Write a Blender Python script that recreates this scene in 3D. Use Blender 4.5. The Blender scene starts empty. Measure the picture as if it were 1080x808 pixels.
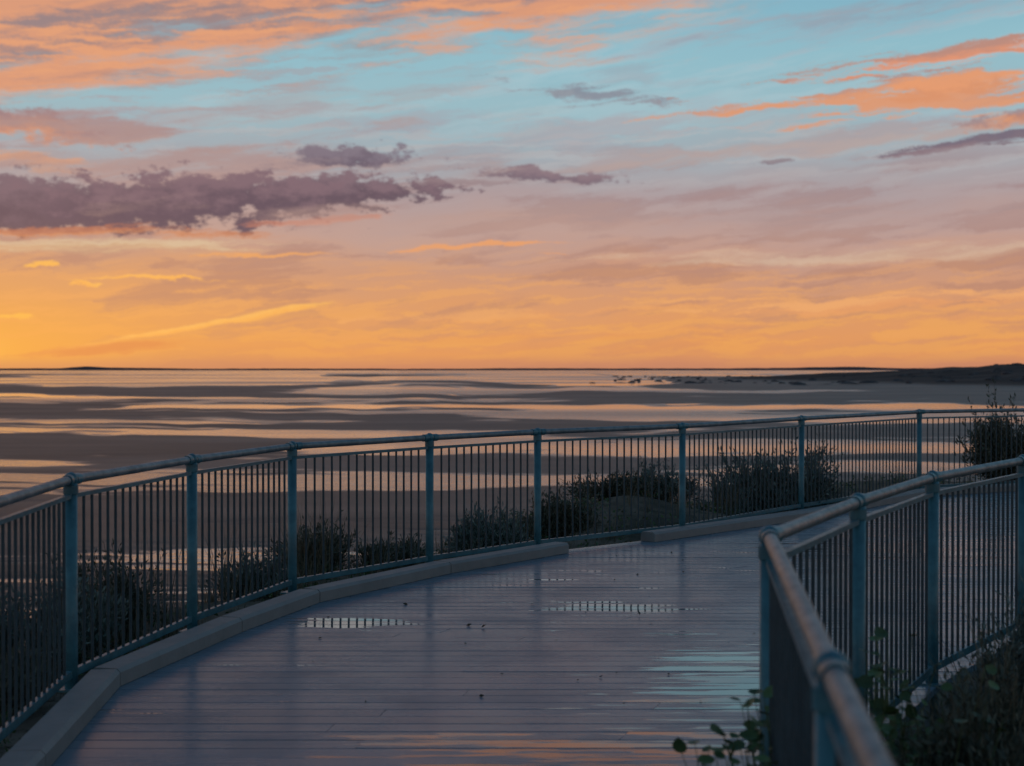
import bpy, math, random
import numpy as np
from mathutils import Vector
random.seed(7); rng=np.random.default_rng(7)
scene=bpy.context.scene
CAMZ=1.68; BEACH=-3.5

def lin(c):
    r=[]
    for v in c:
        v=v/255.0
        r.append(v/12.92 if v<=0.04045 else ((v+0.055)/1.055)**2.4)
    return (r[0],r[1],r[2],1.0)

# ------------------------------------------------------------------ noise
def vnoise(x,y,seed=0):
    ix=np.floor(x); iy=np.floor(y); fx=x-ix; fy=y-iy
    fx=fx*fx*(3-2*fx); fy=fy*fy*(3-2*fy)
    def h(a,b):
        v=np.sin(a*127.1+b*311.7+seed*74.7)*43758.5453
        return v-np.floor(v)
    return (h(ix,iy)*(1-fx)+h(ix+1,iy)*fx)*(1-fy)+(h(ix,iy+1)*(1-fx)+h(ix+1,iy+1)*fx)*fy
def fbm(x,y,o=4,seed=0):
    s=0;a=.5;t=0
    for i in range(o):
        s=s+a*vnoise(x*2**i,y*2**i,seed+i*3.3); t+=a; a*=.5
    return s/t
PERM=rng.permutation(1024); GA=rng.uniform(0,2*np.pi,1024); GX=np.cos(GA); GY=np.sin(GA)
def gnoise(x,y,seed=0):
    ix=np.floor(x).astype(np.int64); iy=np.floor(y).astype(np.int64); fx=x-ix; fy=y-iy
    u=fx*fx*fx*(fx*(fx*6-15)+10); v=fy*fy*fy*(fy*(fy*6-15)+10)
    def g(a,b,dx,dy):
        h=PERM[(PERM[(a+seed*17)&1023]+b)&1023]; return GX[h]*dx+GY[h]*dy
    return (g(ix,iy,fx,fy)*(1-u)+g(ix+1,iy,fx-1,fy)*u)*(1-v)+(g(ix,iy+1,fx,fy-1)*(1-u)+g(ix+1,iy+1,fx-1,fy-1)*u)*v
def gfbm(x,y,o=5,seed=0,rough=.55):
    s=0;a=1.0;t=0
    for i in range(o):
        s=s+a*gnoise(x*2.03**i+i*5.7,y*2.03**i+i*9.1,seed+i); t+=a; a*=rough
    return .5+s/t*1.15
def sstep(a,b,x):
    t=np.clip((x-a)/(b-a),0,1); return t*t*(3-2*t)

# ------------------------------------------------------------------ layout
OUT=[(-1.75,-3.0),(-1.85,1.0),(-2.02,3.6),(-2.2,5.7),(-2.31,7.44),(-2.045,9.08),(-1.647,10.65),(-.695,11.98),(.235,13.07),
     (1.725,14.4),(3.38,16.6),(5.5,19.2),(8.2,20.6),(11.2,21.4),(14.2,21.8)]
INN=[(-.1,-3.0),(.07,-1.6),(.34,.55),(.615,2.73),(.888,4.9),(1.51,6.2),(2.24,7.57),(3.23,8.98),(4.6,10.3),(6.4,11.4),(8.6,12.1),(11.2,12.6),(14.2,12.9)]
outx=lambda y: np.interp(y,[p[1] for p in OUT],[p[0] for p in OUT])
innx=lambda y: np.interp(y,[p[1] for p in INN],[p[0] for p in INN])
def segdist(x,y,P):
    d=np.full(np.shape(x),1e9)
    for a,b in zip(P[:-1],P[1:]):
        ax,ay=a; bx,by=b; L=(bx-ax)**2+(by-ay)**2
        t=np.clip(((x-ax)*(bx-ax)+(y-ay)*(by-ay))/L,0,1)
        d=np.minimum(d,np.hypot(x-ax-t*(bx-ax),y-ay-t*(by-ay)))
    return d

BARS=[ # tidal bars (+) and pools (-)
 (90,470,230,10,1.1),(240,457,150,4,-.95),(70,438,210,5,.75),(20,450,120,3,-.4),(480,447,230,4.5,1.0),(780,441,110,3.5,-1.2),
 (850,472,340,6,-1.25),(430,474,140,3,-.8),(20,489,100,5,-.9),(200,490,190,5,.7),(560,489,210,6,1.0),(430,506,340,6,-1.15),
 (950,457,280,5,.9),(950,494,180,5,-1.0),(1000,483,220,3,.7),(700,424,220,2.2,.5),(200,418,180,2.2,.5),(420,407,260,1.6,.45),
 (320,428,260,2.5,-.5),(860,430,170,2.5,-.5),(960,417,220,4,.7),(150,400,200,1.6,-.5),(300,532,400,12,.9),(620,528,300,9,.8),(210,592,90,9,-.9),
 (150,560,260,14,.8),(330,552,100,4,-.6),(960,508,200,6,.7),(560,462,90,3,-.6),(600,435,160,2.4,-.6),(420,421,200,1.6,-.4)]
def ground_h(x,y):
    x=np.asarray(x,float); y=np.asarray(y,float)
    yy=np.maximum(y,22.0)
    px=540+1500*x/yy; py=389+1500*(CAMZ-BEACH)/yy
    wx=(fbm(px/90,py/12,3,5)-.5)*60; wy=(fbm(px/110,py/14,3,9)-.5)*8
    w=(fbm((px+wx)/210,(py+wy)/5.0,5,2)-.5)*1.8+(fbm((px+wx)/90,(py+wy)/1.7,3,12)-.5)*1.0+.07
    w=w-.24*(1-sstep(398,440,py))+.22*sstep(510,530,py)
    for (cx,cy,rx,ry,v) in BARS:
        q=((px+wx-cx)/rx)**2+((py+wy*.5-cy)/ry)**2
        w=w+v*np.exp(-q)
    beach=BEACH+np.clip(w,-.5,.8)*.06
    beach=np.where(y<24,BEACH+.03,beach)
    do=segdist(x,y,OUT); di=segdist(x,y,INN)
    inside_o=x>outx(np.clip(y,-3,21.8))
    inside_o=np.where(y>21.8,False,inside_o)
    od=np.where(inside_o,-do,do)
    k=sstep(-3,2,x)
    fall0=.9+2.2*k; fall1=7+6*k
    drop=sstep(fall0,fall1,od)
    n=fbm(x/1.6,y/1.6,4,21)-.5
    top=-.30+.42*n+ .42*np.exp(-(((x-1.1)/1.7)**2+((y-16.6)/1.3)**2))+.25*np.exp(-(((x-7.5)/2)**2+((y-23)/1.3)**2))
    top=np.where(od<.15,np.minimum(top,-.2),top)
    right=(x>innx(np.clip(y,-3,12.9)))&(y<12.9)
    topr=-.22+.35*(fbm(x/1.3,y/1.3,3,31)-.5)+.30*sstep(.15,1.0,di)
    top=np.where(right,topr,top)
    h=top*(1-drop)+beach*drop
    b=x/np.maximum(y,1)
    rid=sstep(.10,.38,b)*np.exp(-((y-640-80*np.sin(b*9))/150)**2)*(y>100)
    rid=rid*(7.0+2.0*(fbm(b*34,y/200,5,41)-.5)*2)
    rid2=sstep(.08,.2,b)*np.exp(-((y-430)/50)**2)*(y>100)*(.8*fbm(b*50,y/60,3,44))
    return h+rid+rid2

# ------------------------------------------------------------------ node helpers
class G:
    def __init__(s,nt): s.nt=nt; s.N=nt.nodes; s.L=nt.links
    def put(s,sock,v):
        if isinstance(v,bpy.types.NodeSocket): s.L.new(v,sock)
        else: sock.default_value=v
    def m(s,op,a,b=None,c=None,clamp=False):
        n=s.N.new('ShaderNodeMath'); n.operation=op; n.use_clamp=clamp
        s.put(n.inputs[0],a)
        if b is not None: s.put(n.inputs[1],b)
        if c is not None: s.put(n.inputs[2],c)
        return n.outputs[0]
    def comb(s,x,y,z=0.0):
        n=s.N.new('ShaderNodeCombineXYZ'); s.put(n.inputs[0],x); s.put(n.inputs[1],y); s.put(n.inputs[2],z); return n.outputs[0]
    def sep(s,v):
        n=s.N.new('ShaderNodeSeparateXYZ'); s.put(n.inputs[0],v); return n.outputs
    def noise(s,v,scale=1,detail=4,rough=.55,dist=0.0):
        n=s.N.new('ShaderNodeTexNoise'); s.put(n.inputs['Vector'],v)
        n.inputs['Scale'].default_value=scale; n.inputs['Detail'].default_value=detail
        n.inputs['Roughness'].default_value=rough; n.inputs['Distortion'].default_value=dist
        return n.outputs['Fac']
    def mapr(s,v,a,b,c=0.0,d=1.0,smooth=True):
        n=s.N.new('ShaderNodeMapRange'); n.interpolation_type='SMOOTHSTEP' if smooth else 'LINEAR'
        s.put(n.inputs['Value'],v)
        for k,q in (('From Min',a),('From Max',b),('To Min',c),('To Max',d)): s.put(n.inputs[k],q)
        return n.outputs[0]
    def mix(s,f,a,b):
        n=s.N.new('ShaderNodeMix'); n.data_type='RGBA'
        s.put(n.inputs[0],f); s.put(n.inputs[6],a); s.put(n.inputs[7],b); return n.outputs[2]
    def mapping(s,v,loc,rot,sc,typ='TEXTURE'):
        n=s.N.new('ShaderNodeMapping'); n.vector_type=typ; s.put(n.inputs[0],v)
        n.inputs[1].default_value=loc; n.inputs[2].default_value=(0,0,rot); n.inputs[3].default_value=sc
        return n.outputs[0]
    def length(s,v):
        n=s.N.new('ShaderNodeVectorMath'); n.operation='LENGTH'; s.put(n.inputs[0],v); return n.outputs['Value']
    def ramp(s,f,stops):
        n=s.N.new('ShaderNodeValToRGB'); s.put(n.inputs[0],f)
        e=n.color_ramp.elements
        while len(e)>1: e.remove(e[0])
        e[0].position=stops[0][0]; e[0].color=stops[0][1]
        for p,c in stops[1:]:
            q=e.new(p); q.color=c
        return n.outputs[0]
    def bump(s,h,strength=.3,dist=.01):
        n=s.N.new('ShaderNodeBump'); s.put(n.inputs['Strength'],strength); n.inputs['Distance'].default_value=dist
        s.put(n.inputs['Height'],h); return n.outputs[0]

def mat(name):
    m=bpy.data.materials.new(name); m.use_nodes=True
    g=G(m.node_tree); b=m.node_tree.nodes['Principled BSDF']
    return m,g,b

# ------------------------------------------------------------------ sky (computed cloud map by azimuth/elevation, plus gradient)
STOPS=[(0.0,(208,140,102)),(.014,(228,154,96)),(.04,(222,156,108)),(.068,(202,152,128)),(.093,(190,158,150)),(.119,(174,156,158)),
 (.148,(162,170,178)),(.18,(154,188,198)),(.215,(146,190,203)),(.262,(128,178,198)),(.45,(92,136,168)),(.9,(70,100,134)),(1.57,(58,86,120))]
AM,EM=.70,.46
WI,HI=2100,690
a1=np.linspace(-AM,AM,WI); e1=np.linspace(0,EM,HI)
A0,E0=np.meshgrid(a1,e1)
w1=gfbm(A0*7,E0*22,4,1)-.5; w2=gfbm(A0*30,E0*75,5,2,.65)-.5
A=A0+w1*.03+w2*.020; E=E0+w1*.009+w2*.006
def L3(c): return np.array(lin(c)[:3])
def streak(rot,sx,sy,seed,o=7,r=.62):
    c,s=math.cos(math.radians(rot)),math.sin(math.radians(rot))
    x=A*c+E*s; y=-A*s+E*c
    return gfbm(x*sx,y*sy,o,seed,r)
nS=streak(5,8,62,10); nD=streak(8,5,48,20); nF=streak(2.5,12,150,30); nP=gfbm(A0*46,E0*92,7,40,.66); nB=streak(8,3.2,22,50,6)
EE=E0+w1*.02
col=np.stack([np.interp(EE,[s[0] for s in STOPS],[L3(s[1])[k] for s in STOPS]) for k in range(3)],-1)
def over(mask,c):
    global col
    mk=np.clip(mask,0,1)[...,None]
    col=col*(1-mk)+c*mk
def gs(a,e,sa,se): return np.exp(-((A0-a)/sa)**2-((E0-e)/se)**2)
over(gs(-.42,.03,.26,.055)*.7,L3((236,168,86)))
over(sstep(.42,.68,nS)*np.exp(-((E0-.115)/.042)**2)*.7,L3((160,132,134)))
over(sstep(.46,.68,nF)*np.exp(-((E0-.155)/.03)**2)*.4,L3((190,184,184)))
over(sstep(.48,.70,nD)*np.exp(-((E0-.215)/.06)**2)*.4,L3((180,202,210)))
over(sstep(.47,.64,nS)*np.exp(-((E0-.168)/.02)**2)*.4,L3((164,166,178)))
over(sstep(.47,.62,nF)*np.exp(-((E0-.045)/.028)**2)*.55,L3((236,168,104)))
over(sstep(.50,.68,nS)*np.exp(-((E0-.058)/.035)**2)*.6,L3((184,134,114)))
over(gs(-.385,.014,.12,.024)*.6,L3((248,178,70)))
over(gs(-.372,.012,.026,.010)*.45,L3((255,202,94)))
over(np.exp(-((E0-.022)/.018)**2)*sstep(.40,.6,nF)*.45,L3((242,170,86)))
# streaky bank covering the upper left sky
PYd=389-E*1500; PXd=540+A*1500
edge=(114-.145*PXd)-PYd
covn=(nD-.5)*90+(nS-.5)*80+(nF-.5)*40
mk=sstep(-36,34,edge+covn)*sstep(940,680,PXd+(nD-.5)*200)
tt=sstep(.36,.56,nD*.5+nF*.35+nP*.15)
cc=L3((156,130,130))*(1-tt[...,None])+L3((222,154,118))*tt[...,None]
over(mk*.96,cc)
over(mk*sstep(.52,.68,nF)*.5,L3((236,166,120)))
over(mk*sstep(.52,.66,nB)*.55,L3((150,128,132)))
over(sstep(-120,-20,edge+(nS-.5)*240)*(1-mk)*sstep(.46,.62,nF)*sstep(650,250,PXd)*.5,L3((166,152,158)))
def cloud(x,y,rx,ry,rot,noise,amp,soft,top,bot,op=1.0,cn=None,split=(-.6,.5)):
    a=math.atan((x-540)/1500); e=(389-y)/1500
    c,s=math.cos(math.radians(rot)),math.sin(math.radians(rot))
    X=A-a; Yv=E-e
    u=(X*c+Yv*s)/(rx/1500); v=(-X*s+Yv*c)/(ry/1500)
    f=1-np.hypot(u,v)+(noise-.5)*amp
    mk=sstep(0,soft,f)*op
    t=sstep(split[0],split[1],v+((cn if cn is not None else nP)-.5)*2.5)[...,None]
    over(mk,L3(bot)*(1-t)+L3(top)*t)
MAU=(122,101,113); DK=(96,80,95)
cloud(300,118,210,26,8,nS,2.6,.9,(164,162,168),(178,170,170),.4,cn=nF)
cloud(20,146,108,17,-9,nP,1.9,.6,(154,122,126),(224,148,108),.92)
cloud(60,150,150,22,-4,nS,2.2,.8,(168,136,136),(194,144,126),.7,cn=nF)
cloud(20,183,100,10,-3,nF,1.8,.7,(220,156,118),(214,152,114),.8)
cloud(130,180,260,36,3,nS,2.6,1.,(172,144,142),(182,150,144),.75,cn=nF)
cloud(60,224,310,31,1,nP,1.2,.34,MAU,DK,.96,split=(-1.,1.))
cloud(320,208,165,25,5,nP,1.5,.32,(128,105,116),(96,80,95),.97,split=(-.6,.8))
cloud(200,215,160,30,2,nP,1.4,.32,(128,104,115),(98,82,97),.95,split=(-.6,.8))
cloud(70,251,290,6,1,nF,2.0,.7,(188,118,92),(214,138,92),.8,cn=nF)
cloud(330,236,100,4.5,5,nF,2.2,.7,(200,128,106),(212,142,118),.65,cn=nF)
cloud(383,166,76,12,0,nP,1.7,.5,(126,114,128),(104,91,108),.95)
cloud(330,176,60,6,6,nF,1.8,.6,(142,126,134),(134,116,126),.65)
cloud(575,187,98,8.5,-2,nP,1.9,.55,(136,114,124),(116,99,113),.92)
cloud(490,194,60,4,-6,nF,1.8,.6,(152,130,134),(142,120,126),.55)
cloud(630,104,92,9,-5,nF,2.6,.7,(132,132,146),(144,142,152),.8)
cloud(690,88,80,10,-3,nS,2.6,.9,(158,166,176),(160,166,176),.45)
cloud(815,176,22,3,3,nP,1.5,.5,(138,120,128),(126,108,120),.75)
cloud(880,158,360,16,3,nS,2.4,.9,(172,160,162),(186,164,158),.7,cn=nF)
cloud(700,135,300,14,2,nF,2.6,.9,(170,168,174),(180,172,174),.45,cn=nF)
cloud(985,118,210,23,-1,nF,2.6,.65,(174,138,132),(224,154,114),.94,cn=nD,split=(-.2,1.4))
cloud(1010,108,120,10,2,nF,2.2,.6,(234,158,112),(220,148,108),.8,cn=nP)
cloud(985,80,160,10,5,nF,2.2,.55,(190,138,122),(232,148,108),.95,cn=nF)
cloud(1075,142,70,12,4,nP,1.8,.6,(162,128,128),(214,146,110),.75)
cloud(1055,161,90,7,6,nF,2.2,.45,(116,102,118),(124,106,118),.93)
cloud(985,171,50,3,6,nF,2.2,.6,(142,120,128),(142,120,128),.75)
cloud(890,40,200,26,6,nD,3.0,1.,(150,156,170),(168,168,178),.65,cn=nF)
cloud(1020,20,190,18,3,nD,2.8,.9,(148,154,168),(160,166,176),.5,cn=nF)
cloud(90,266,215,9,1,nF,1.4,.8,(218,192,158),(212,176,138),.85,cn=nF)
cloud(900,272,330,9,1,nF,1.4,.9,(214,186,164),(208,176,152),.75,cn=nF)
cloud(560,236,420,20,-1,nS,1.8,1.,(182,150,142),(190,154,142),.6,cn=nF)
cloud(900,228,420,20,1,nS,2.0,1.,(172,146,144),(182,150,144),.65,cn=nF)
cloud(295,272,85,3.0,2,nF,1.3,.6,(238,168,104),(238,166,100),.85)
cloud(525,259,95,2.8,1,nF,1.5,.6,(234,162,110),(236,162,106),.9)
cloud(585,269,34,2.0,1,nF,1.2,.6,(230,160,112),(230,160,108),.7)
cloud(165,299,70,3.2,-1,nF,1.2,.5,(250,184,98),(250,180,92),.95)
cloud(88,303,17,3.4,-10,nP,1.2,.5,(250,186,96),(250,180,92),.9)
cloud(35,288,17,3.0,2,nP,1.2,.5,(252,188,92),(252,182,86),.9)
cloud(15,335,30,3,0,nF,1.2,.6,(252,190,86),(252,190,86),.75)
cloud(225,342,180,4.4,10.5,nF,1.1,.6,(252,188,100),(250,180,92),.9)
cloud(120,368,110,8,4,nF,1.6,.9,(220,138,84),(220,138,84),.65)
cloud(560,330,260,7,3,nF,2.4,.7,(238,170,110),(232,160,102),.65,cn=nF)
cloud(940,322,200,10,3,nF,2.6,.7,(240,172,114),(232,158,104),.75,cn=nF)
cloud(640,352,420,7,0,nF,2.2,.9,(236,164,98),(230,154,92),.6,cn=nF)
over(sstep(.010,0,E0)*.4,L3((190,128,106)))
buf=np.ones((HI,WI,4),np.float32); buf[...,:3]=col
img=bpy.data.images.new("sky_clouds",WI,HI,float_buffer=True)
img.colorspace_settings.name='Non-Color'
img.pixels.foreach_set(buf.ravel()); img.update(); img.pack()

w=bpy.data.worlds.new("World"); scene.world=w; w.use_nodes=True
w.node_tree.nodes.clear(); g=G(w.node_tree)
tc=g.N.new('ShaderNodeTexCoord'); X,Y,Z=g.sep(tc.outputs['Generated'])
Az=g.m('ARCTAN2',X,Y); El=g.m('ARCSINE',g.m('MAXIMUM',Z,0.0))
uv=g.comb(g.m('MULTIPLY_ADD',Az,.5/AM,.5),g.m('DIVIDE',El,EM))
it=g.N.new('ShaderNodeTexImage'); it.image=img; it.extension='EXTEND'; it.interpolation='Cubic'; g.L.new(uv,it.inputs[0])
base=g.ramp(g.m('DIVIDE',El,1.6),[(p/1.6,lin(c)) for p,c in STOPS])
fade=g.m('MULTIPLY',g.mapr(g.m('ABSOLUTE',Az),.56,.69,1.0,0.0),g.mapr(El,.33,.45,1.0,0.0))
bg=g.N.new('ShaderNodeBackground'); g.L.new(g.mix(fade,base,it.outputs[0]),bg.inputs[0]); bg.inputs[1].default_value=.97
sk=g.N.new('ShaderNodeTexSky'); sk.sky_type='NISHITA'; sk.sun_disc=False
sk.sun_elevation=math.radians(1.5); sk.sun_rotation=math.radians(-20)
bg2=g.N.new('ShaderNodeBackground'); g.L.new(sk.outputs[0],bg2.inputs[0]); bg2.inputs[1].default_value=.003
ad=g.N.new('ShaderNodeAddShader'); g.L.new(bg.outputs[0],ad.inputs[0]); g.L.new(bg2.outputs[0],ad.inputs[1])
wo=g.N.new('ShaderNodeOutputWorld'); g.L.new(ad.outputs[0],wo.inputs[0])

sl=bpy.data.lights.new("sun","SUN"); sl.energy=.04; sl.angle=math.radians(35); sl.color=(1,.62,.34)
so=bpy.data.objects.new("sun",sl); scene.collection.objects.link(so)
az=math.radians(-22); el=math.radians(3.0)
dirv=Vector((math.sin(az)*math.cos(el),math.cos(az)*math.cos(el),math.sin(el)))
so.rotation_euler=dirv.to_track_quat('Z','Y').to_euler()

# ------------------------------------------------------------------ materials
def pos(g):
    n=g.N.new('ShaderNodeNewGeometry'); return n.outputs['Position']
m_ground,g,b=mat("sand_ground"); P=pos(g); x,y,z=g.sep(P)
n1=g.noise(P,.9,5,.6); n2=g.noise(P,7,4,.6); n3=g.noise(g.comb(g.m('MULTIPLY',x,.03),g.m('MULTIPLY',y,.09),0.0),1,5,.6)
wet=g.mix(g.mapr(n3,.3,.7),(.060,.037,.030,1),(.18,.112,.088,1))
dry=g.mix(g.mapr(n1,.35,.65),(.06,.050,.036,1),(.21,.15,.11,1))
dry=g.mix(g.mapr(n2,.5,.7),dry,(.05,.045,.03,1))
f=g.mapr(z,BEACH+.25,BEACH+1.2)
scr=g.mix(g.mapr(y,200,300),dry,g.mix(g.mapr(g.noise(P,.03,4,.6),.4,.6),(.035,.026,.024,1),(.085,.056,.048,1)))
g.put(b.inputs['Base Color'],g.mix(f,wet,scr))
shine=g.mapr(z,BEACH+.002,BEACH+.014,1.0,0.0)
g.put(b.inputs['Roughness'],g.m('SUBTRACT',g.mapr(f,0,1,.52,.95),g.m('MULTIPLY',shine,.22)))
g.put(b.inputs['Specular IOR Level'],g.m('ADD',g.mapr(f,0,1,.12,.08),g.m('MULTIPLY',shine,.25)))
rip=g.noise(g.comb(g.m('MULTIPLY',x,.8),g.m('MULTIPLY',y,2.5),0.0),1,3,.6)
g.put(b.inputs['Normal'],g.bump(g.m('ADD',g.m('MULTIPLY',rip,.6),g.m('MULTIPLY',n2,.4)),.6,.06))
m_water,g,b=mat("shallow_water"); P=pos(g); x,y,z=g.sep(P)
b.inputs['Base Color'].default_value=(.05,.04,.042,1)
b.inputs['IOR'].default_value=1.34
n=g.noise(g.comb(g.m('MULTIPLY',x,.7),g.m('MULTIPLY',y,1.4),0.0),1,3,.6)
big=g.noise(g.comb(g.m('MULTIPLY',x,.004),g.m('MULTIPLY',y,.014),2.0),1,5,.6)
g.put(b.inputs['Roughness'],g.mapr(big,.38,.62,.07,.27))
g.put(b.inputs['Normal'],g.bump(n,g.mapr(big,.38,.62,.35,1.0),.14))
m_deck,g,b=mat("wet_deck_boards"); P=pos(g); x,y,z=g.sep(P)
at=g.N.new('ShaderNodeAttribute'); at.attribute_name='tone'; at.attribute_type='GEOMETRY'
tone=at.outputs['Fac']
gr=g.noise(g.comb(g.m('MULTIPLY',x,1.5),g.m('MULTIPLY',y,45),g.m('MULTIPLY',tone,9)),1,4,.6)
st=g.noise(P,1.3,4,.6)
cc=g.mix(g.m('ADD',g.m('MULTIPLY',gr,.5),g.m('MULTIPLY',tone,.4)),(.105,.140,.175,1),(.165,.210,.250,1))
cc=g.mix(g.mapr(st,.5,.75,0,.5),cc,(.09,.112,.135,1))
pn=g.noise(g.comb(g.m('MULTIPLY',x,1.3),g.m('MULTIPLY',y,13),g.m('MULTIPLY',tone,2.0)),1,3,.6)
acc=None
for (cx,cy,sx,sy,a) in [(-1.1,9.4,.45,.25,.32),(.72,10.0,.5,.3,.30),(1.25,8.3,.7,.8,.20),(.55,6.2,1.5,.6,.20),(1.2,7.2,.5,.6,.19),(4.6,13.2,2.5,1.6,.24),(.2,11.6,.7,.5,.12)]:
    r=g.length(g.mapping(g.comb(x,y),(cx,cy,0),0,(sx,sy,1)))
    t=g.m('MULTIPLY',g.m('EXPONENT',g.m('MULTIPLY',g.m('MULTIPLY',r,r),-1)),a)
    acc=t if acc is None else g.m('ADD',acc,t)
pud=g.mapr(g.m('ADD',pn,acc),.68,.73)
g.put(b.inputs['Base Color'],g.mix(pud,cc,(.09,.09,.092,1)))
rr=g.mapr(g.m('ADD',g.m('MULTIPLY',st,.6),g.m('MULTIPLY',pn,.4)),.35,.65,.18,.34)
g.put(b.inputs['Roughness'],g.m('ADD',g.m('MULTIPLY',rr,g.m('SUBTRACT',1,pud)),g.m('MULTIPLY',pud,.035)))
g.put(b.inputs['Specular IOR Level'],g.m('MULTIPLY_ADD',pud,.75,.13))
hgt=g.m('ADD',gr,g.m('MULTIPLY',st,2))
g.put(b.inputs['Normal'],g.bump(hgt,g.mapr(pud,0,1,.2,.02),.006))
m_kerb,g,b=mat("timber_kerb"); P=pos(g)
n=g.noise(P,6,5,.65); n2=g.noise(P,1.2,3,.5)
g.put(b.inputs['Base Color'],g.mix(g.m('ADD',g.m('MULTIPLY',n,.6),g.m('MULTIPLY',n2,.4)),(.10,.090,.085,1),(.28,.25,.235,1)))
b.inputs['Roughness'].default_value=.6; g.put(b.inputs['Normal'],g.bump(n,.5,.012))
def metal(name,c1,c2,rough,met):
    m,g,b=mat(name); P=pos(g); n=g.noise(P,9,4,.65); n2=g.noise(P,60,2,.6)
    g.put(b.inputs['Base Color'],g.mix(g.mapr(n,.3,.7),c1,c2)); g.put(b.inputs['Roughness'],g.mapr(n2,.3,.7,rough-.08,rough+.1))
    b.inputs['Metallic'].default_value=met; g.put(b.inputs['Normal'],g.bump(n2,.15,.002)); return m
m_teal=metal("teal_painted_steel",(.024,.090,.112,1),(.045,.145,.175,1),.42,.1)
m_bal=metal("dark_baluster_steel",(.018,.034,.042,1),(.034,.058,.068,1),.55,.1)
m_rail=metal("weathered_rail_steel",(.09,.115,.125,1),(.19,.215,.225,1),.48,.3)
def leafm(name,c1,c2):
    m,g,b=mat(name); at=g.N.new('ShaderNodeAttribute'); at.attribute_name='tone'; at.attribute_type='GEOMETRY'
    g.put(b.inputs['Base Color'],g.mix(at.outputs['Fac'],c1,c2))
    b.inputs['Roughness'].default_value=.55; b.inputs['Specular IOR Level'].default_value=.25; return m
m_salt=leafm("saltbush_leaf",(.045,.058,.052,1),(.18,.215,.19,1))
m_dark=leafm("dark_scrub_leaf",(.030,.032,.022,1),(.12,.12,.085,1))
m_green=leafm("green_leaf",(.024,.044,.016,1),(.08,.125,.04,1))
m_grass=leafm("dry_grass",(.06,.046,.028,1),(.19,.145,.09,1))
m_far,g,b=mat("distant_land"); P=pos(g); n=g.noise(P,.01,4,.6)  # mauve distance haze is put into the base colour, no fog in scene
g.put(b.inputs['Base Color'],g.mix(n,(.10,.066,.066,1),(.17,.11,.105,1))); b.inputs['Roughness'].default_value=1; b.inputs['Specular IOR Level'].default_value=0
m_rock,g,b=mat("dark_rock"); P=pos(g); n=g.noise(P,.5,4,.6)
g.put(b.inputs['Base Color'],g.mix(n,(.03,.022,.022,1),(.075,.055,.052,1))); b.inputs['Roughness'].default_value=.8

# ------------------------------------------------------------------ mesh helpers
def mkobj(name,verts,faces,mats,parent=None,smooth=False,midx=None,tone=None):
    me=bpy.data.meshes.new(name)
    me.from_pydata([tuple(v) for v in verts] if not isinstance(verts,np.ndarray) else verts.tolist(),[],faces if isinstance(faces,list) else faces.tolist())
    for mm in (mats if isinstance(mats,list) else [mats]): me.materials.append(mm)
    if smooth: me.polygons.foreach_set('use_smooth',[True]*len(me.polygons))
    if tone is not None:
        a=me.attributes.new('tone','FLOAT','POINT'); a.data.foreach_set('value',np.asarray(tone,dtype=np.float32))
    me.update()
    o=bpy.data.objects.new(name,me); scene.collection.objects.link(o)
    if parent: o.parent=parent
    return o
def empty(name):
    e=bpy.data.objects.new(name,None); scene.collection.objects.link(e); return e
class MB:
    def __init__(s): s.v=[]; s.f=[]
    def box(s,c,sx,sy,sz,rot=0):
        b=len(s.v); ca,sa=math.cos(rot),math.sin(rot)
        for dz in (-.5,.5):
            for dx,dy in ((-.5,-.5),(.5,-.5),(.5,.5),(-.5,.5)):
                x=dx*sx; y=dy*sy
                s.v.append((c[0]+x*ca-y*sa,c[1]+x*sa+y*ca,c[2]+dz*sz))
        s.f+= [[b+3,b+2,b+1,b],[b+4,b+5,b+6,b+7],[b,b+1,b+5,b+4],[b+1,b+2,b+6,b+5],[b+2,b+3,b+7,b+6],[b+3,b,b+4,b+7]]
    def tube(s,pts,rad,seg=10,cap=True):
        pts=[Vector(p) for p in pts]; b=len(s.v); n=len(pts)
        rs=rad if isinstance(rad,(list,tuple)) else [rad]*n
        for i,p in enumerate(pts):
            if i==0: d=(pts[1]-p).normalized()
            elif i==n-1: d=(p-pts[i-1]).normalized()
            else: d=((p-pts[i-1]).normalized()+(pts[i+1]-p).normalized()).normalized()
            up=Vector((0,0,1)) if abs(d.z)<.9 else Vector((0,1,0))
            a=d.cross(up).normalized(); c=a.cross(d).normalized()
            for k in range(seg):
                t=2*math.pi*k/seg
                q=p+(a*math.cos(t)+c*math.sin(t))*rs[i]; s.v.append(tuple(q))
        for i in range(n-1):
            for k in range(seg):
                k2=(k+1)%seg
                s.f.append([b+i*seg+k,b+i*seg+k2,b+(i+1)*seg+k2,b+(i+1)*seg+k])
        if cap:
            s.f.append([b+k for k in range(seg)][::-1]); s.f.append([b+(n-1)*seg+k for k in range(seg)])

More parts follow.
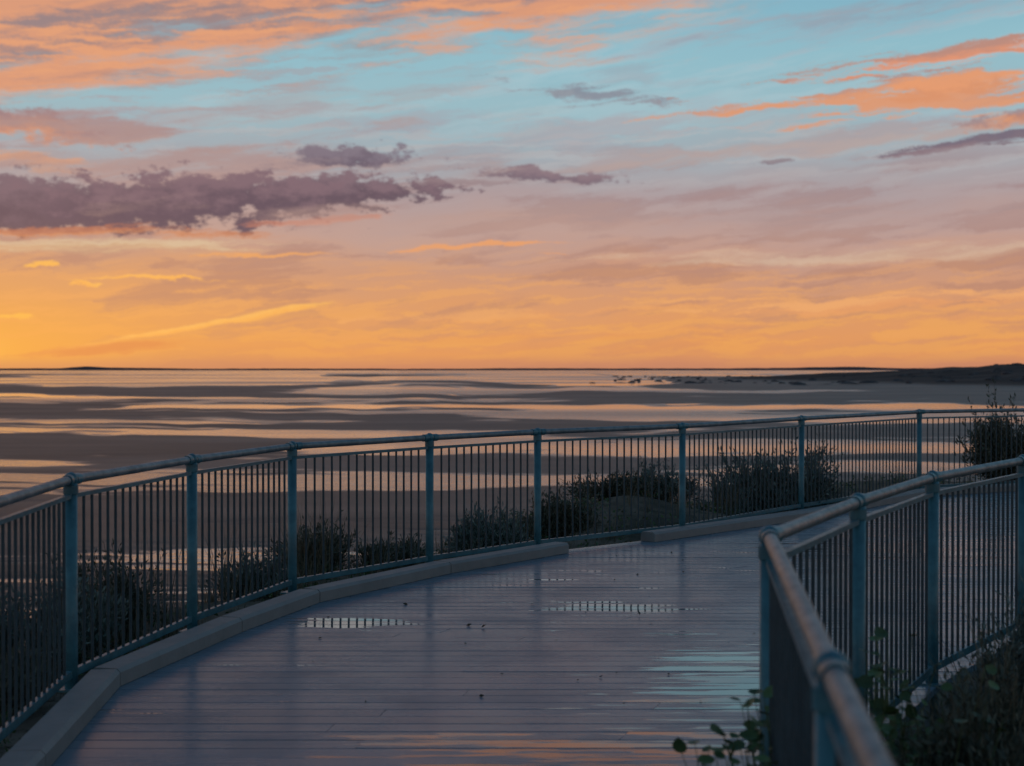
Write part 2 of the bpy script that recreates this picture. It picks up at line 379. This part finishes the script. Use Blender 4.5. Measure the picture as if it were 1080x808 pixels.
# ------------------------------------------------------------------ ground sheet
ang=np.concatenate([np.linspace(-180,-45,46)[:-1],np.linspace(-45,45,621),np.linspace(45,180,46)[1:]])
ang=np.radians(ang)
r1=np.geomspace(.05,28,120)
H=CAMZ-BEACH
pyr=np.arange(1500*H/28.3,1500*H/1600,-.45)
r2=1500*H/pyr
r3=np.geomspace(1750,26000,12)
R=np.concatenate([r1,r2,r3])
RR,AA=np.meshgrid(R,ang,indexing='ij')
gx=RR*np.sin(AA); gy=RR*np.cos(AA)
gz=ground_h(gx,gy)
gz=np.where(RR>1600,BEACH-.4,gz)
nr,na=RR.shape
V=np.stack([gx.ravel(),gy.ravel(),gz.ravel()],1)
idx=np.arange(nr*na).reshape(nr,na)
F=np.stack([idx[:-1,:-1].ravel(),idx[1:,:-1].ravel(),idx[1:,1:].ravel(),idx[:-1,1:].ravel()],1)[:,::-1]
mkobj("ground",V,F,m_ground,smooth=True)
S=26000
mkobj("sea",[(-S,18,BEACH),(S,18,BEACH),(S,S,BEACH),(-S,S,BEACH)],[[0,1,2,3]],m_water)
def gz_at(x,y):
    r=math.hypot(x,y); a=math.atan2(x,y)
    i=int(np.clip(np.searchsorted(R,r)-1,0,nr-2)); j=int(np.clip(np.searchsorted(ang,a)-1,0,na-2))
    t=(r-R[i])/(R[i+1]-R[i]); u=(a-ang[j])/(ang[j+1]-ang[j])
    return float((gz[i,j]*(1-t)+gz[i+1,j]*t)*(1-u)+(gz[i,j+1]*(1-t)+gz[i+1,j+1]*t)*u)

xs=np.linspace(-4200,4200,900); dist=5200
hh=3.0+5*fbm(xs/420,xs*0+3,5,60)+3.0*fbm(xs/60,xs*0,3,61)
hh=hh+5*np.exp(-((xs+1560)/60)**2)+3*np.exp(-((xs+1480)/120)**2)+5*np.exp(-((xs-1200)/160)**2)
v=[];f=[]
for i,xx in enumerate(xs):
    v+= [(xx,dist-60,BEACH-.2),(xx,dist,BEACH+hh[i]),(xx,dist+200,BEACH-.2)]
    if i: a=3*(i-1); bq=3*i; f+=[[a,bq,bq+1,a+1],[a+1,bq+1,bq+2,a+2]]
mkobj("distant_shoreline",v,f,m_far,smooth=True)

mb=MB()
def lump(mb,c,sx,sy,sz,n=7,m=4):
    b=len(mb.v)
    for j in range(m):
        ph=math.pi/2*j/(m-1)
        for k in range(n):
            t=2*math.pi*k/n; q=1+random.uniform(-.22,.22)
            mb.v.append((c[0]+sx*math.cos(ph)*math.cos(t)*q,c[1]+sy*math.cos(ph)*math.sin(t)*q,c[2]+sz*math.sin(ph)*q))
    for j in range(m-1):
        for k in range(n):
            k2=(k+1)%n; mb.f.append([b+j*n+k,b+j*n+k2,b+(j+1)*n+k2,b+(j+1)*n+k])
for i in range(190):
    d=random.uniform(480,950); bx=random.choice([random.gauss(.145,.03),random.gauss(.19,.03),random.uniform(.07,.32)])
    lump(mb,(bx*d,d,BEACH-.1),random.uniform(.6,2.8),random.uniform(1.0,3),random.uniform(.25,1.0))
for i in range(70):
    d=random.uniform(420,650); bx=random.uniform(.2,.42)
    lump(mb,(bx*d,d,gz_at(bx*d,d)-.3),random.uniform(1,4),random.uniform(1,3),random.uniform(.4,1.1))
mkobj("rock_reef",mb.v,mb.f,m_rock)

# ------------------------------------------------------------------ deck boards
bo=empty("boardwalk_deck")
v=[];f=[];tone=[]
pitch=.145; gap=.005; yb=-3.0
while yb<21.6:
    y0=yb; y1=yb+pitch-gap
    xl0=float(outx(y0))+.12; xl1=float(outx(y1))+.12
    xr0=min(float(innx(y0)),14.2) if y0<12.9 else 14.2; xr1=min(float(innx(y1)),14.2) if y1<12.9 else 14.2
    xr0+=.04; xr1+=.04
    cuts=[0.0]; L=max(xr0-xl0,.3); c=random.uniform(1.2,4.5)
    while c<L-.6: cuts.append(c/L); c+=4.8
    cuts.append(1.0)
    for a,b2 in zip(cuts[:-1],cuts[1:]):
        g2=.0015/L
        a_=a+(g2 if a>0 else 0); b_=b2-(g2 if b2<1 else 0)
        q=[(xl0+(xr0-xl0)*a_,y0),(xl0+(xr0-xl0)*b_,y0),(xl1+(xr1-xl1)*b_,y1),(xl1+(xr1-xl1)*a_,y1)]
        k=len(v); t=random.random(); dz=random.uniform(-.001,.001); bev=.003; tl=random.uniform(-.0007,.0007)
        for (xx,yy) in q: v.append((xx,yy,-.035+dz))
        for (xx,yy) in q: v.append((xx,yy,-bev+dz))
        for j,(xx,yy) in enumerate(q): v.append((xx,yy+(bev if j<2 else -bev),dz+(tl if j<2 else -tl)))
        tone+=[t]*12
        f+=[[k+8,k+9,k+10,k+11]]
        for s in (0,4):
            for j in range(4):
                j2=(j+1)%4; f.append([k+s+j,k+s+j2,k+s+4+j2,k+s+4+j])
    yb+=pitch
mkobj("boards",v,f,m_deck,parent=bo,tone=tone)
mb=MB()
for PP,o in ((OUT,.2),(INN,-.03)):
    for a,b2 in zip(PP[:-1],PP[1:]):
        L=math.hypot(b2[0]-a[0],b2[1]-a[1]); mb.box(((a[0]+b2[0])/2+o,(a[1]+b2[1])/2,-.14),L,.05,.2,math.atan2(b2[1]-a[1],b2[0]-a[0]))
mkobj("bearers",mb.v,mb.f,m_kerb,parent=bo)

def kerb(name,P,w=.17,h=.095):
    v=[];f=[]; n=len(P)
    for seg in range(n-1):
        a=Vector((P[seg][0],P[seg][1],0)); c=Vector((P[seg+1][0],P[seg+1][1],0))
        d=(c-a).normalized(); nrm=Vector((-d.y,d.x,0))
        a2=a+d*.004; c2=c-d*.004; k=len(v)
        prof=[(0,.003),(0,h-.02),(.02,h),(w-.02,h),(w,h-.02),(w,.003)]
        for pt in (a2,c2):
            for (o,z) in prof:
                q=pt+nrm*o; v.append((q.x,q.y,z))
        for j in range(6):
            j2=(j+1)%6; f.append([k+j,k+j2,k+6+j2,k+6+j])
        f.append([k+j for j in range(6)][::-1]); f.append([k+6+j for j in range(6)])
    return mkobj(name,v,f,m_kerb)
kerb("timber_kerb",[(-1.62,1.0),(-1.80,3.8),(-1.94,5.9),(-2.07,7.5),(-1.72,9.05),(-1.38,10.2),(-.5,11.65),(.52,12.95)])
kerb("timber_kerb",[(1.38,13.75),(3.4,15.95),(5.55,18.75),(8.2,20.2),(13.9,21.4)])

# ------------------------------------------------------------------ railings
def railing(name,P,zt=1.10):
    e=empty(name)
    hr=MB(); hr.tube([(p[0],p[1],zt) for p in P],.025,12)
    mkobj("handrail",hr.v,hr.f,m_rail,parent=e,smooth=True)
    po=MB(); co=MB(); ba=MB(); br=MB()
    for i,p in enumerate(P):
        po.tube([(p[0],p[1],-.5),(p[0],p[1],zt-.02)],.034,14)
        d=Vector((P[min(i+1,len(P)-1)][0]-P[max(i-1,0)][0],P[min(i+1,len(P)-1)][1]-P[max(i-1,0)][1],0)).normalized()
        rs=[];pts=[]
        for k in range(9):
            t=-math.pi/2+math.pi*k/8; pts.append((p[0],p[1],zt+.002+.038*math.sin(t))); rs.append(max(.038*math.cos(t),.004))
        co.tube(pts,rs,16)
        for sgn,q in ((1,P[min(i+1,len(P)-1)]),(-1,P[max(i-1,0)])):
            dd=Vector((q[0]-p[0],q[1]-p[1],0))
            if dd.length>0:
                dd.normalize(); co.tube([(p[0]+dd.x*.03,p[1]+dd.y*.03,zt),(p[0]+dd.x*.085,p[1]+dd.y*.085,zt)],.0305,16)
        co.tube([(p[0],p[1],zt-.075),(p[0],p[1],zt-.03)],.0385,16)
        co.box((p[0],p[1],.004),.13,.13,.012,math.atan2(d.y,d.x))
        if i<len(P)-1:
            q=P[i+1]; L=math.hypot(q[0]-p[0],q[1]-p[1]); an=math.atan2(q[1]-p[1],q[0]-p[0])
            ux,uy=math.cos(an),math.sin(an); a=.05
            for z,th in ((zt-.085,.022),(.085,.04)):
                c=(p[0]+ux*L/2,p[1]+uy*L/2,z); br.box(c,L-2*a+.03,.028,th,an)
            n=int(round((L-.1)/.098))
            for k in range(1,n):
                t=.05+(L-.1)*k/n
                ba.tube([(p[0]+ux*t,p[1]+uy*t,.105),(p[0]+ux*t,p[1]+uy*t,zt-.096)],.0085,8,cap=False)
    mkobj("posts",po.v,po.f,m_teal,parent=e,smooth=True)
    c_=mkobj("collars",co.v,co.f,m_teal,parent=e,smooth=False)
    mkobj("balusters",ba.v,ba.f,m_bal,parent=e,smooth=True)
    mkobj("panel_rails",br.v,br.f,m_teal,parent=e)
railing("metal_railing",OUT)
railing("metal_railing",INN)

# ------------------------------------------------------------------ plants
class Plant:
    def __init__(s): s.v=[]; s.f=[]; s.t=[]
    def leaf(s,p,d,L,W,tone):
        d=d.normalized(); r=Vector((random.uniform(-1,1),random.uniform(-1,1),random.uniform(-1,1)))
        a=d.cross(r)
        if a.length<1e-3: return
        a.normalize(); n=a.cross(d); k=len(s.v)
        s.v+= [tuple(p),tuple(p+d*L*.45+a*W*.5+n*W*.1),tuple(p+d*L),tuple(p+d*L*.45-a*W*.5+n*W*.1)]
        s.f.append([k,k+1,k+2,k+3]); s.t+=[tone]*4
    def roundleaf(s,p,d,n,R,tone):
        a=d.normalized(); c=n.cross(a).normalized(); n=a.cross(c).normalized(); k=len(s.v)
        prof=[(0,0),(.25,.55),(.8,.85),(1.35,.75),(1.8,.35),(2.0,0),(1.8,-.35),(1.35,-.75),(.8,-.85),(.25,-.55)]
        s.v.append(tuple(p+a*R*.95-n*R*.12))
        for (u,w_) in prof: s.v.append(tuple(p+a*R*u*.95+c*R*w_+n*R*.15*abs(w_)))
        for j in range(10): s.f.append([k,k+1+j,k+1+(j+1)%10])
        s.t+=[tone]*11
    def stem(s,pts,r0,r1,tone):
        k=len(s.v); n=len(pts)
        for i,p in enumerate(pts):
            r=r0+(r1-r0)*i/(n-1)
            for j in range(3):
                t=2*math.pi*j/3; s.v.append((p.x+r*math.cos(t),p.y+r*math.sin(t),p.z))
            s.t+=[tone]*3
        for i in range(n-1):
            for j in range(3):
                j2=(j+1)%3; s.f.append([k+i*3+j,k+i*3+j2,k+(i+1)*3+j2,k+(i+1)*3+j])
    def blade(s,p,d,L,W,bend,tone):
        k=len(s.v); side=Vector((-d.y,d.x,0))
        if side.length<.01: side=Vector((1,0,0))
        side.normalize(); up=Vector((0,0,1)); n=3
        for i in range(n+1):
            t=i/n; q=p+up*L*t*(1-.35*bend*t)+Vector((d.x,d.y,0))*L*bend*t*t
            ww=W*(1-t)**.7
            s.v+=[tuple(q+side*ww*.5),tuple(q-side*ww*.5)]; s.t+=[tone]*2
        for i in range(n): s.f.append([k+2*i,k+2*i+1,k+2*i+3,k+2*i+2])
    def shrub(s,c,rx,ry,rz,stems,leaves,LL,WW,spiky=.25):
        c=Vector(c)
        cl=[(0,0,1.0,.85)]+[(random.uniform(-.75,.75),random.uniform(-.5,.5),random.uniform(.3,.58),random.uniform(.45,1.0)) for _ in range(7)]
        for i in range(stems):
            ox,oy,rs_,hs=random.choice(cl)
            if rs_==1.0: rs_=.66
            th=random.uniform(0,2*math.pi); u=random.random(); sp_=math.sqrt(u)
            rr=random.uniform(.5,1.0); tall=random.random()<spiky
            if tall: rr*=random.uniform(1.05,1.4)
            end=Vector((rx*(ox+rs_*sp_*math.cos(th)*min(rr,1.15)),ry*(oy+rs_*sp_*math.sin(th)*min(rr,1.15)),rz*hs*rr*(1-.93*u*u)**.5*.95+.02))
            mid=Vector((rx*ox,ry*oy,0))*.6+end*.3+Vector((0,0,end.z*.15))+Vector((random.gauss(0,.03),random.gauss(0,.03),0))
            b0=c+Vector((rx*ox*.5+random.gauss(0,rx*.1),ry*oy*.5+random.gauss(0,ry*.1),-.05))
            s.stem([b0,b0.lerp(c+mid,.6),c+mid,c+end],.004,.0015,.1)
            t0=random.random(); en=(end-mid).normalized()
            nl=leaves if not tall else int(leaves*.7)
            for k in range(nl):
                t=random.uniform(.25,1.02)**(.7 if not tall else .85)
                q=(c+mid).lerp(c+end,(t-.5)*2) if t>.5 else b0.lerp(c+mid,t*2)
                dd=(en*.8+Vector((random.gauss(0,.5),random.gauss(0,.5),random.gauss(.3,.45))))
                sp=.028 if not tall else .012
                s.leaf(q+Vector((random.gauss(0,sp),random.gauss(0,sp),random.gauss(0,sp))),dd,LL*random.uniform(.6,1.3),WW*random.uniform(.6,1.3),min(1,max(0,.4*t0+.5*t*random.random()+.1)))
    def obj(s,name,m): return mkobj(name,s.v,s.f,m,tone=s.t)

def at(px,d): return ((px-540)/1500*d,d)
def shrub(name,px,d,w_px,h,m,stems=170,leaves=34,LL=.05,WW=.012,ratio=1.0,dz=0,spiky=.25):
    x,y=at(px,d); rx=w_px/2/1500*d; p=Plant()
    p.shrub((x,y,gz_at(x,y)+dz),rx,rx*ratio,h,stems,leaves,LL,WW,spiky); p.obj(name,m)
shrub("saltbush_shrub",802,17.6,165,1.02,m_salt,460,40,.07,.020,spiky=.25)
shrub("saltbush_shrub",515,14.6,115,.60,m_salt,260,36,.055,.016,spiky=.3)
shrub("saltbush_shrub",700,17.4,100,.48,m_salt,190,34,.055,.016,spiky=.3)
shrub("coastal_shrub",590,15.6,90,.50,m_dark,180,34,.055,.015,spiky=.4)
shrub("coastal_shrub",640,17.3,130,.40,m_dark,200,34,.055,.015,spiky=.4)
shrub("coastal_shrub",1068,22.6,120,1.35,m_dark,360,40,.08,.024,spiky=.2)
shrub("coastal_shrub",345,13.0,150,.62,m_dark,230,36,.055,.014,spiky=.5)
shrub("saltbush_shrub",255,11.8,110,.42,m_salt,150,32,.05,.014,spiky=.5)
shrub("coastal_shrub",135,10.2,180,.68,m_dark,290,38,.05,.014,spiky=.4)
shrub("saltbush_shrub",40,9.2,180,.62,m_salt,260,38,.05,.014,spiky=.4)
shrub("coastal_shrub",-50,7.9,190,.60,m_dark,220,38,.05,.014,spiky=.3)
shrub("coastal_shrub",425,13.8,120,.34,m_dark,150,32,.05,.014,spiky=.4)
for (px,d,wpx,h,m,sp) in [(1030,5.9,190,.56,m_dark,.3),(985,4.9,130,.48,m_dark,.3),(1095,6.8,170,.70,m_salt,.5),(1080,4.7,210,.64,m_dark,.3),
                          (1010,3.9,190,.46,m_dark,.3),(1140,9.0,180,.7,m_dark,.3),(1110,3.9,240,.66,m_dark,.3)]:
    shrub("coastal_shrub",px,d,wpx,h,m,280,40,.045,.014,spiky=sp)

p=Plant()
def tuft(x,y,n,L,sp=.12,W=.006):
    z=gz_at(x,y)-.03
    for i in range(n):
        th=random.uniform(0,2*math.pi); r=random.random()*sp
        p.blade(Vector((x+r*math.cos(th),y+r*math.sin(th),z)),Vector((math.cos(th),math.sin(th),0)),L*random.uniform(.5,1.15),W*random.uniform(.7,1.3),random.uniform(.05,.7),random.random())
for i in range(460):
    t=random.random()*(len(OUT)-4)+2; k=int(t); a=OUT[k]; c=OUT[min(k+1,len(OUT)-1)]
    fx=a[0]+(c[0]-a[0])*(t-k); fy=a[1]+(c[1]-a[1])*(t-k)
    dx,dy=c[0]-a[0],c[1]-a[1]; L=math.hypot(dx,dy); o=random.uniform(.2,3.2)
    tuft(fx-dy/L*o,fy+dx/L*o,random.randint(12,28),random.uniform(.12,.5))
for (px,d,L) in [(325,12.2,.85),(345,12.6,.95),(315,12.4,.9),(240,11.4,.8),(235,11.9,.75),(130,9.8,.85),(100,9.9,.8),(170,10.3,.85),(545,14.9,.6),(770,16.9,.8),(840,17.3,.8),(60,9.0,.8)]:
    x,y=at(px,d); tuft(x,y,34,L,.25)
for i in range(220):
    x=random.uniform(.9,5); y=random.uniform(2.5,10)
    if x>float(innx(y))+.15: tuft(x,y,random.randint(10,22),random.uniform(.12,.4))
for (px,d) in [(1040,5.8),(1075,6.2),(1055,6.6),(1075,5.2),(1000,5.6)]:
    x,y=at(px,d); tuft(x,y,40,.85,.25)
p.obj("dune_grass",m_grass)

p=Plant()
for i in range(6500):
    if i%5<3:
        t=random.random()*(len(OUT)-4)+2; k=int(t); a=OUT[k]; c=OUT[min(k+1,len(OUT)-1)]
        dx,dy=c[0]-a[0],c[1]-a[1]; L=math.hypot(dx,dy); o=random.uniform(.15,3.5)
        x=a[0]+dx*(t-k)-dy/L*o; y=a[1]+dy*(t-k)+dx/L*o
    else:
        x=random.uniform(.6,5); y=random.uniform(2,10)
        if x<float(innx(y))+.08: continue
    if i%5<3 and math.sin(x*2.3+1)*math.cos(y*1.9)+.5*math.sin(x*5.1+y*3.7)<-.25: continue
    z=gz_at(x,y)
    for j in range(4):
        q=Vector((x+random.gauss(0,.06),y+random.gauss(0,.06),z+random.uniform(0,.09)))
        p.leaf(q,Vector((random.gauss(0,1),random.gauss(0,1),random.uniform(.1,.9))),random.uniform(.03,.07),random.uniform(.015,.035),random.random())
p.obj("ground_cover_plants",m_green)

def leafy(name,spots,R0=.014,R1=.034,spread=.22):
    p=Plant()
    for (x,y,z0,z1,n) in spots:
        for s in range(n):
            th=random.uniform(0,2*math.pi); r=random.uniform(.03,spread)
            end=Vector((x+r*math.cos(th),y+r*math.sin(th),z0+(z1-z0)*random.uniform(.3,1)))
            b0=Vector((x+random.gauss(0,.02),y+random.gauss(0,.02),z0-.02)); mid=b0.lerp(end,.5)+Vector((0,0,.04))
            p.stem([b0,mid,end],.003,.0015,.4)
            for q in (mid,end,b0.lerp(end,.75),b0.lerp(mid,.6)):
                p.roundleaf(q,Vector((random.gauss(0,1),random.gauss(0,1),random.uniform(-.3,.5))),Vector((random.gauss(0,.5),random.gauss(-.5,.5),1)),random.uniform(R0,R1),random.random())
    p.obj(name,m_green)
leafy("broad_leaf_creeper",[(.93,4.7,-.1,.68,18),(.80,4.55,-.0,.62,24),(.72,4.45,.0,.55,24),(.86,4.6,.0,.6,14),(.66,4.4,0,.52,16)],.016,.034,.15)
leafy("broad_leaf_creeper",[(1.22,4.95,-.1,.66,24),(1.38,5.2,-.1,.72,24),(1.5,5.5,-.1,.66,20),(1.12,4.5,-.1,.5,20),(1.4,4.6,-.1,.55,18),(1.6,5.2,-.1,.6,16),(1.25,4.1,-.1,.42,16)],.016,.038)

p=Plant()
for i in range(40):
    x=random.uniform(-1.4,1.6); y=random.uniform(6,13)
    if x<float(outx(y))+.4 or x>float(innx(y))-.1: continue
    p.leaf(Vector((x,y,.005)),Vector((random.gauss(0,1),random.gauss(0,1),.1)),random.uniform(.015,.03),random.uniform(.008,.018),random.random()*.4)
for (x,y) in [(-.3,9.27),(-.2,9.2),(-.74,10.1),(.13,10.1),(.87,9.66)]:
    p.leaf(Vector((x,y,.005)),Vector((random.gauss(0,1),.2,.2)),.04,.02,.1)
p.obj("leaf_litter",m_dark)

# ------------------------------------------------------------------ camera
cd=bpy.data.cameras.new("camera"); cam=bpy.data.objects.new("camera",cd); scene.collection.objects.link(cam)
cam.location=(0,0,CAMZ); cam.rotation_euler=(math.radians(90-.57),0,0)
cd.sensor_width=36; cd.lens=50; cd.clip_start=.05; cd.clip_end=60000
cd.dof.use_dof=True; cd.dof.focus_distance=12.0; cd.dof.aperture_fstop=2.8
scene.camera=cam
scene.view_settings.view_transform='Standard'; scene.view_settings.look='None'; scene.view_settings.exposure=0
